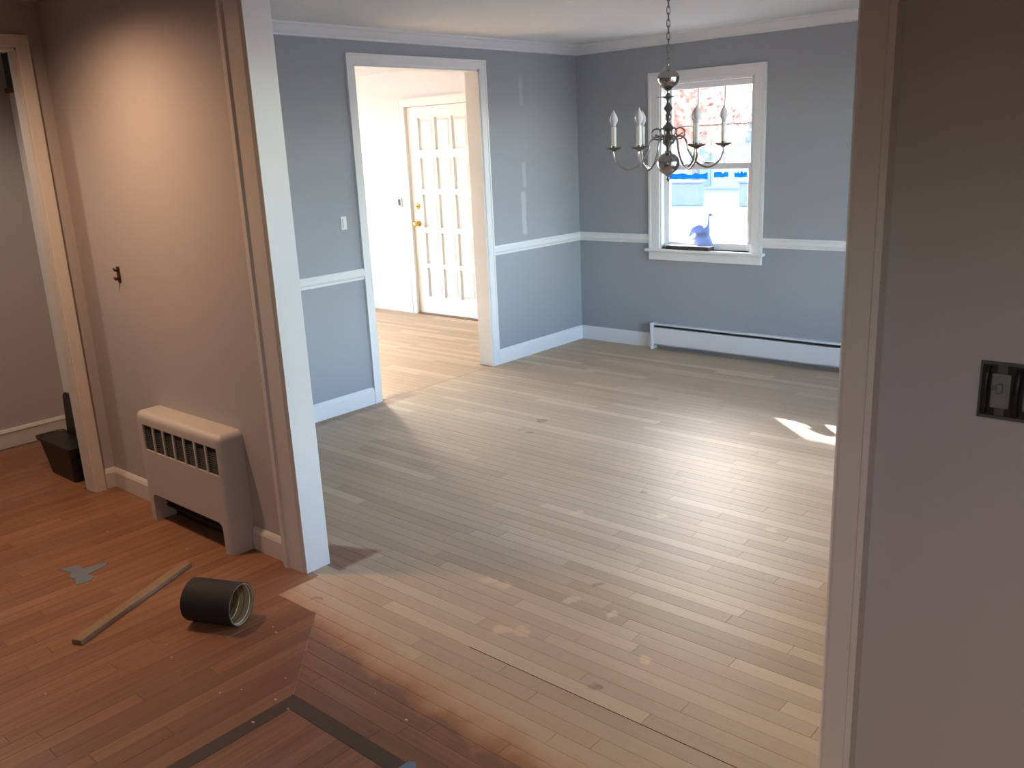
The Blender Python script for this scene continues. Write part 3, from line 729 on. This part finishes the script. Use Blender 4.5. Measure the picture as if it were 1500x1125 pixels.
# ------------------------------------------------------------------ small things on walls
sw = empty('light_switch', (0, -2.39, 1.17)); tag(sw, 'small white light switch left of the doorway casing', 'switch')
obj('plate', bx(0, .006, -.022, .022, -.040, .040, bev=.003), SWITCH, sw); obj('rocker', bx(.005, .012, -.011, .011, -.026, .026, bev=.002), SWITCH, sw)
kp = empty('door_keypad', (-2.285, .12, 1.088)); tag(kp, 'small white wall keypad with dark screen beside the front door', 'keypad')
obj('case', bx(-.055, .055, -.022, 0, -.045, .045, bev=.006), SWITCH, kp); obj('screen', bx(.012, .046, -.0235, -.021, -.03, .03, bev=.0005, seg=1), BLACK, kp)
hk = empty('wall_hook', (.392, YP0, 1.10)); tag(hk, 'small bronze bracket on the bare hall wall above the radiator', 'hook')
obj('back_plate', bx(-.014, .014, -.004, 0, -.036, .036, bev=.0015), HOOK, hk)
obj('upper_prong', tube(bmesh.new(), [(0, -.003, .018), (0, -.016, .020), (0, -.022, .030)], .0055), HOOK, hk, True)
obj('lower_prong', tube(bmesh.new(), [(0, -.003, -.015), (0, -.018, -.020), (.002, -.024, -.012)], .0065), HOOK, hk, True)

eb = empty('electrical_box', (4.03, YP0, 1.09)); tag(eb, 'open electrical box with bare dark switches in the right wall', 'electrical box')
bw, bhh = .090, .050
obj('box_back', bx(-bw, bw, -.0022, -.0005, -bhh - .004, bhh + .004), BLACK, eb)
bm = bmesh.new(); box(bm, -bw - .004, -bw, -.006, -.0005, -bhh - .006, bhh + .006); box(bm, bw, bw + .004, -.006, -.0005, -bhh - .006, bhh + .006); box(bm, -bw, bw, -.006, -.0005, bhh, bhh + .006); box(bm, -bw, bw, -.006, -.0005, -bhh - .006, -bhh)
obj('box_rim', bm, METALB, eb)
for i in range(3):
    x = -.056 + i * .056
    s_ = obj('switch_body', bx(x - .017, x + .017, -.010, -.002, -.034, .034, bev=.003), GREYM, eb)
    obj('yoke', bx(x - .009, x + .009, -.0045, -.002, -.050, .050, bev=.001), METALB, s_); obj('toggle', bx(x - .005, x + .005, -.022, -.009, -.002, .016, bev=.003), GREYM, s_)
    scw = obj('terminal_screw', lathe(bmesh.new(), [(0, .0), (.004, 0), (.004, .003), (0, .003)], seg=8), NICKEL, s_); scw.location = (x - .012, -.0095, .006); scw.rotation_euler = (PI / 2, 0, 0)
    if i < 2: obj('wire', tube(bmesh.new(), [(x + .028, -.004, -.046), (x + .026, -.009, -.02), (x + .028, -.010, .01), (x + .030, -.006, .046)], .006), BLACK, eb, True)
obj('wire', tube(bmesh.new(), [(-.083, -.004, -.046), (-.082, -.009, -.02), (-.082, -.009, .02), (-.080, -.004, .048)], .0055), BLACK, eb, True)

# ------------------------------------------------------------------ window sill things
bk = empty('book', (1.0, .012, .775)); tag(bk, 'dark-covered book lying on the window sill', 'book')
bk.rotation_euler = (0, 0, math.radians(-2))
obj('cover', bx(-.185, .185, -.045, .048, 0, .005, bev=.001), COVER, bk); obj('pages', bx(-.181, .181, -.043, .046, .005, .026, bev=.002), COVER, bk); obj('top_sheet', bx(-.183, .186, -.044, .05, .026, .030, bev=.001), PAPER, bk)
bd = empty('bird_figurine', (1.105, .03, .805)); tag(bd, 'blue glass bird figurine on the book at the window', 'figurine')
bm = bmesh.new()
path = [(-.125, 0, .060), (-.105, 0, .085), (-.080, 0, .112), (-.045, 0, .112), (-.005, 0, .100), (.025, 0, .112), (.036, 0, .150), (.039, 0, .185), (.040, 0, .212), (.052, 0, .226), (.068, 0, .216)]
rd = [.004, .012, .026, .042, .047, .032, .012, .0065, .006, .010, .003]
tube(bm, bez([path[0]] + path + [path[-1]], 5), [rd[min(int(i / 5), 10)] + (rd[min(int(i / 5) + 1, 10)] - rd[min(int(i / 5), 10)]) * ((i % 5) / 5) for i in range(len(bez([path[0]] + path + [path[-1]], 5)))], 12)
for v in bm.verts:
    v.co.y *= .45
obj('body', bm, BLUEG, bd, True)
bm = bmesh.new()
ring = []
for z_, xa, xb in ((0.0, -.075, .095), (.012, -.078, .080), (.05, -.078, .062), (.095, -.06, .045)):
    ring.append([bm.verts.new(((xa + xb) / 2 + (xb - xa) / 2 * math.cos(2 * PI * k / 16), .022 * math.sin(2 * PI * k / 16), z_)) for k in range(16)])
for A, B in zip(ring, ring[1:]):
    for k in range(16): bm.faces.new([A[k], A[(k + 1) % 16], B[(k + 1) % 16], B[k]])
bm.faces.new(ring[0]); bm.faces.new(ring[-1])
obj('breast_and_base', bm, BLUEG, bd, True, .9)
obj('tail_feather', tube(bmesh.new(), [(-.070, 0, .052), (-.105, 0, .044), (-.135, 0, .034)], [.008, .006, .002]), BLUEG, bd, True)
def tape(name, u0, u1, z0, z1, y, label, seed):
    rnd = random.Random(seed); bm = bmesh.new(); n_ = 10
    top = [(u0 + (u1 - u0) * i / n_, z1 + rnd.uniform(-.012, .006)) for i in range(n_ + 1)]; bot_ = [(u0 + (u1 - u0) * i / n_, z0 + rnd.uniform(-.003, .004)) for i in range(n_ + 1)]
    A = [bm.verts.new((x, y, z_)) for x, z_ in top]; B = [bm.verts.new((x, y, z_)) for x, z_ in bot_]; A2 = [bm.verts.new((x, y + .0012, z_)) for x, z_ in top]; B2 = [bm.verts.new((x, y + .0012, z_)) for x, z_ in bot_]
    for i in range(n_):
        bm.faces.new([A[i], A[i + 1], B[i + 1], B[i]]); bm.faces.new([A2[i], A2[i + 1], B2[i + 1], B2[i]]); bm.faces.new([A[i], A[i + 1], A2[i + 1], A2[i]]); bm.faces.new([B[i], B[i + 1], B2[i + 1], B2[i]])
    bm.faces.new([A[0], B[0], B2[0], A2[0]]); bm.faces.new([A[-1], B[-1], B2[-1], A2[-1]])
    return tag(obj(name, bm, TAPEB), label, 'tape', 'blue tape on the window')
tape('painters_tape', .805, 1.125, 1.283, 1.325, .0416, 'longest strip of blue tape on the window, at its left', 3)
tape('painters_tape', 1.175, 1.288, 1.294, 1.328, .0416, 'middle short strip of blue tape on the window', 5)
tape('painters_tape', 1.335, 1.432, 1.292, 1.330, .0416, 'rightmost strip of blue tape on the window', 9)

# ------------------------------------------------------------------ things on the hall floor
lt = bx(-.30, .30, -.0215, .0215, 0, .018, bev=.0015, seg=1)
o = tag(obj('wood_lath', lt, STICK), 'thin raw wooden lath lying on the hall floor', 'lath')
A_, B_ = Vector((1.405, -4.808, 0)), Vector((1.165, -4.262, 0)); o.location = (A_ + B_) / 2; o.location.z = .0003; o.rotation_euler = (0, 0, math.atan2(B_.y - A_.y, B_.x - A_.x))

sb = empty('sanding_belt', (1.668, -4.420, .0)); tag(sb, 'black sanding belt roll lying on its side on the floor', 'sanding belt')
sb.rotation_euler = (0, 0, math.radians(24)); RB = .076
bm = bmesh.new()
pr = [(RB, -.098), (RB, .098), (RB - .003, .0985), (RB - .003, -.0985)]
lathe(bm, pr + [pr[0]], seg=40)
bmesh.ops.rotate(bm, verts=bm.verts, matrix=Matrix.Rotation(PI / 2, 3, 'Y')); bmesh.ops.translate(bm, verts=bm.verts, vec=(0, 0, RB)); bmesh.ops.remove_doubles(bm, verts=bm.verts, dist=1e-5)
obj('abrasive_sleeve', bm, BLACKB, sb, True, .7)
bm = lathe(bmesh.new(), [(RB - .0032, -.0975), (RB - .0032, .0975), (RB - .006, .0975), (RB - .006, -.0975), (RB - .0032, -.0975)], seg=40)
bmesh.ops.rotate(bm, verts=bm.verts, matrix=Matrix.Rotation(PI / 2, 3, 'Y')); bmesh.ops.translate(bm, verts=bm.verts, vec=(0, 0, RB)); bmesh.ops.remove_doubles(bm, verts=bm.verts, dist=1e-5)
ci = obj('cloth_backing', bm, BELTIN, sb, True, .7); ci['label'] = 'tan cloth backing inside the roll'
for k in range(4):
    x = .085 - k * .022; ringp = [(x, (RB - .0064) * math.cos(2 * PI * i / 32), RB + (RB - .0064) * math.sin(2 * PI * i / 32)) for i in range(32)]
    obj('seam_ring', tube(bmesh.new(), ringp, .0013, 5, closed=True), SWITCH if k % 2 == 0 else DARK, ci, True)

bn = empty('plastic_bin', (-.355, -4.065, 0)); tag(bn, 'black plastic bin with raised lid in the far left doorway', 'bin')
def tapered(w0, d0, w1, d1, h, th):
    bm = bmesh.new(); R = []
    for (a, b_, z_) in ((w0, d0, 0), (w1, d1, h), (w1 - th, d1 - th, h), (w0 - th, d0 - th, th)):
        pts = []
        for cx_, cy_, a0 in ((1, 1, 0), (-1, 1, PI / 2), (-1, -1, PI), (1, -1, 3 * PI / 2)):
            for q in range(4):
                an = a0 + q * PI / 6; rr_ = .025; pts.append(bm.verts.new((cx_ * (a - rr_) + rr_ * math.cos(an), cy_ * (b_ - rr_) + rr_ * math.sin(an), z_)))
        R.append(pts)
    for A, B in zip(R, R[1:]):
        for k in range(16): bm.faces.new([A[k], A[(k + 1) % 16], B[(k + 1) % 16], B[k]])
    bm.faces.new(R[0]); bm.faces.new(R[-1])
    return bm
obj('tub', tapered(.150, .045, .205, .065, .195, .006), BLACK, bn)
bm = tapered(.213, .073, .216, .076, .016, .012); bmesh.ops.translate(bm, verts=bm.verts, vec=(0, 0, .183)); obj('rim', bm, BLACK, bn)
bm = bmesh.new(); extrude_profile(bm, [(-.12, 0), (.19, 0), (.19, .215), (.175, .235), (-.085, .235), (-.105, .215)], .060, .072, lambda s, t_, w_: (s, w_ + t_ * .02, t_ + .19)); obj('lid', bm, BLACK, bn)

def scrap(name, pts, mat, label, cat, group=None):
    bm = bmesh.new(); A = [bm.verts.new((x, y, .0004)) for x, y in pts]; B = [bm.verts.new((x, y, .0016)) for x, y in pts]
    bm.faces.new(A); bm.faces.new(B)
    for i in range(len(pts)): bm.faces.new([A[i], A[(i + 1) % len(pts)], B[(i + 1) % len(pts)], B[i]])
    return tag(obj(name, bm, mat), label, cat, group)
scrap('tape_scrap', [(.755, -4.600), (.83, -4.58), (.865, -4.605), (.90, -4.595), (.955, -4.615), (.965, -4.565), (.935, -4.535), (.90, -4.545), (.885, -4.470), (.86, -4.440), (.845, -4.480), (.835, -4.535), (.79, -4.525)], TAPEG, 'torn grey tape scrap stuck to the hall floor', 'tape')
scrap('tape_scrap', [(2.755, -4.555), (2.79, -4.56), (2.795, -4.525), (2.772, -4.508), (2.758, -4.525)], TAPEF, 'small blue tape scrap at the floor inlay line', 'tape')
random.seed(21)
for x, y in ((1.86, -4.33), (1.90, -4.345), (2.16, -4.49), (2.23, -4.575), (2.06, -4.66), (2.30, -4.58), (2.27, -4.68), (1.66, -4.62), (1.75, -4.65), (1.02, -4.18), (1.62, -5.0), (.55, -4.30), (2.45, -4.37), (2.62, -4.40), (1.30, -4.11), (2.10, -4.61)):
    r = random.uniform(.004, .008); a0 = random.uniform(0, 6)
    scrap('paint_chip', [(x + r * random.uniform(.5, 1) * math.cos(a0 + q * 1.05), y + r * .6 * random.uniform(.5, 1) * math.sin(a0 + q * 1.05)) for q in range(6)], FLECK, 'tiny pale paint chip on the brown hall floor', 'chip', 'paint chips on the hall floor')

# side room shelf
sh = empty('wall_shelf', (-1.17, -3.62, 1.985)); tag(sh, 'brown wooden wall shelf in the side room at far left', 'shelf')
obj('shelf_board', bx(0, .26, -.12, .02, 0, .026, bev=.003), SHELF, sh); bm = bmesh.new(); extrude_profile(bm, [(0, 0), (.2, 0), (.17, -.03), (.05, -.10), (.02, -.17), (0, -.17)], -.06, -.04, lambda s, t_, w_: (s, w_, t_)); obj('bracket', bm, SHELF, sh)
tag(obj('storage_box', bx(-1.13, -.95, -3.74, -3.61, 2.0115, 2.19, bev=.004), TEAL), 'dark teal box on the brown shelf at far left', 'box')

# ------------------------------------------------------------------ lamps out of frame: inferred ones and an added fill
def can_light(loc, watts, size, blend, label, col=(1.0, .61, .36)):
    root = empty('recessed_light', loc); tag(root, label, 'lamp')
    obj('trim_ring', lathe(bmesh.new(), [(.055, 0), (.085, 0), (.085, -.006), (.060, -.008), (.055, 0)], seg=24), WHITE, root, True)
    l = bpy.data.lights.new('lamp', 'SPOT'); l.energy = watts; l.color = col; l.spot_size = math.radians(size); l.spot_blend = blend; l.shadow_soft_size = .06
    lo = bpy.data.objects.new('lamp_light', l); C.objects.link(lo); lo.parent = root; lo.location = (0, 0, -.012)
can_light((.80, -4.60, H), CAN_W, 164, 1.0, 'round recessed ceiling light above the radiator')
can_light((4.3, -6.3, H), 62, 150, .8, 'round ceiling fill light added behind the camera', (1, .78, .60))  # unseen fill lamp added to brighten the hall
can_light((-.65, -4.75, H), 14, 150, .6, 'round recessed ceiling light in the side room', (1, .80, .62))

# ------------------------------------------------------------------ outdoors
GZ = -.42
struct('ground', bx(-60, 60, .3, 90, GZ - .2, GZ), GROUND, 'sunlit pale ground outside the window', 'ground')
struct('ground_side', bx(-60, -3.6, -40, .3, GZ - .2, GZ), GROUND, 'sunlit pale ground beside the house', 'ground')
struct('ground_rear', bx(-3.6, 4.3, -40, -8.2, GZ - .2, GZ), GROUND, 'pale ground behind the house', 'ground')
struct('ground_yard', bx(4.3, 60, -40, .3, GZ - .2, GZ), GROUND, 'pale ground on the yard side of the house', 'ground')
pc = empty('porch_roof', (0, .28, 2.36)); tag(pc, 'white porch roof sheltering the front wall outside', 'porch roof', kind='structure')
obj('roof_slab', bx(-3.6, 4.6, .0, 1.72, 0, .12), WHITE, pc)
for x in (-3.4, 4.4): obj('post', bx(x - .06, x + .06, 1.52, 1.64, GZ - 2.36, 0), WHITE, pc)
sr = struct('side_sunblocker', bx(-5.75, -3.53, -3.8, .28, 2.36, 2.45), WHITE, 'white eave slab added over the entry side window', 'sunblocker')  # unseen slab added to keep high sun out of the entry window
for nm, x0, x1, lab in (('garden_wall', -12.5, -8.93, 'low grey garden wall outside, left of the white path'), ('garden_wall', -7.67, -5.2, 'low grey garden wall outside, right of the white path')):
    g = empty(nm, ((x0 + x1) / 2, 18.0, GZ)); tag(g, lab, 'wall')
    obj('wall_body', bx(-(x1 - x0) / 2, (x1 - x0) / 2, -.15, .15, 0, .66, bev=.02), STONE, g); obj('coping', bx(-(x1 - x0) / 2 - .03, (x1 - x0) / 2 + .03, -.19, .19, .66, .72, bev=.01), STONE, g)
hs = empty('neighbour_house', (-9.5, 26.0, GZ)); tag(hs, 'pale neighbouring house across the street outside the window', 'house')
obj('facade', bx(-9, 6, 0, 7, 0, 4.2), SIDING, hs)
bm = bmesh.new(); extrude_profile(bm, [(-.6, 4.1), (3.5, 7.2), (7.6, 4.1), (7.6, 4.3), (3.5, 7.5), (-.6, 4.3)], -9.5, 6.5, lambda s, t_, w_: (w_, s, t_)); obj('roof', bm, ROOFM, hs)
for i, (x, z0, z1, wd) in enumerate(((-2.40, 1.75, 2.95, .5), (1.6, 1.4, 2.8, .9), (-6.2, 1.4, 2.8, .9))):
    f = obj('window', bx(x - wd / 2 - .08, x + wd / 2 + .08, -.04, 0, z0 - .08, z1 + .08), WHITE, hs); obj('pane', bx(x - wd / 2, x + wd / 2, -.05, -.03, z0, z1), HWIN, f)
    for s in (-1, 1): obj('shutter', bx(x + s * (wd / 2 + .22) - .13, x + s * (wd / 2 + .22) + .13, -.05, 0, z0 - .05, z1 + .05), ROOFM, f)
obj('house_door', bx(-4.4, -3.5, -.05, 0, .1, 2.2), ROOFM, hs)
def tree(loc, label, seed, h, cr, nleaf):
    rnd = random.Random(seed); t_ = empty('maple_tree', loc); tag(t_, label, 'tree', 'trees outside the window')
    bm = bmesh.new(); tube(bm, [(0, 0, 0), (.05, .02, h * .3), (-.03, 0, h * .6), (0, 0, h * .85)], [.16, .13, .10, .04], 10)
    tips = []
    for k in range(11):
        a = k * 2.4; z0 = h * (.42 + .04 * k); L = cr * rnd.uniform(.6, 1.0); p = [(0, 0, z0), (L * .5 * math.cos(a), L * .5 * math.sin(a), z0 + L * .2), (L * math.cos(a), L * math.sin(a), z0 + L * rnd.uniform(.1, .4))]
        tube(bm, p, [.05, .03, .01], 6); tips += [Vector(p[1]), Vector(p[2]), Vector((0, 0, z0 + .5))]
    obj('trunk', bm, BARK, t_, True)
    V, F = [], []
    for k in range(nleaf):
        c_ = rnd.choice(tips); p = c_ + Vector((rnd.gauss(0, .35), rnd.gauss(0, .35), rnd.gauss(0, .28))); s = rnd.uniform(.07, .13)
        u = Vector((rnd.gauss(0, 1), rnd.gauss(0, 1), rnd.gauss(0, 1))).normalized(); v_ = u.orthogonal().normalized(); o_ = len(V)
        V += [p - u * s, p + v_ * s * .6, p + u * s, p - v_ * s * .6]; F.append((o_, o_ + 1, o_ + 2, o_ + 3))
    me = bpy.data.meshes.new('foliage'); me.from_pydata(V, [], F); me.materials.append(LEAF); o = bpy.data.objects.new('foliage', me); C.objects.link(o); o.parent = t_; o['kind'] = 'stuff'
tree((-6.75, 12.2, GZ), 'near maple tree with orange leaves outside the window', 4, 4.4, 1.9, 4200)
tree((-10.6, 20.5, GZ), 'farther maple tree with orange leaves in front of the house', 11, 5.2, 1.8, 5000)
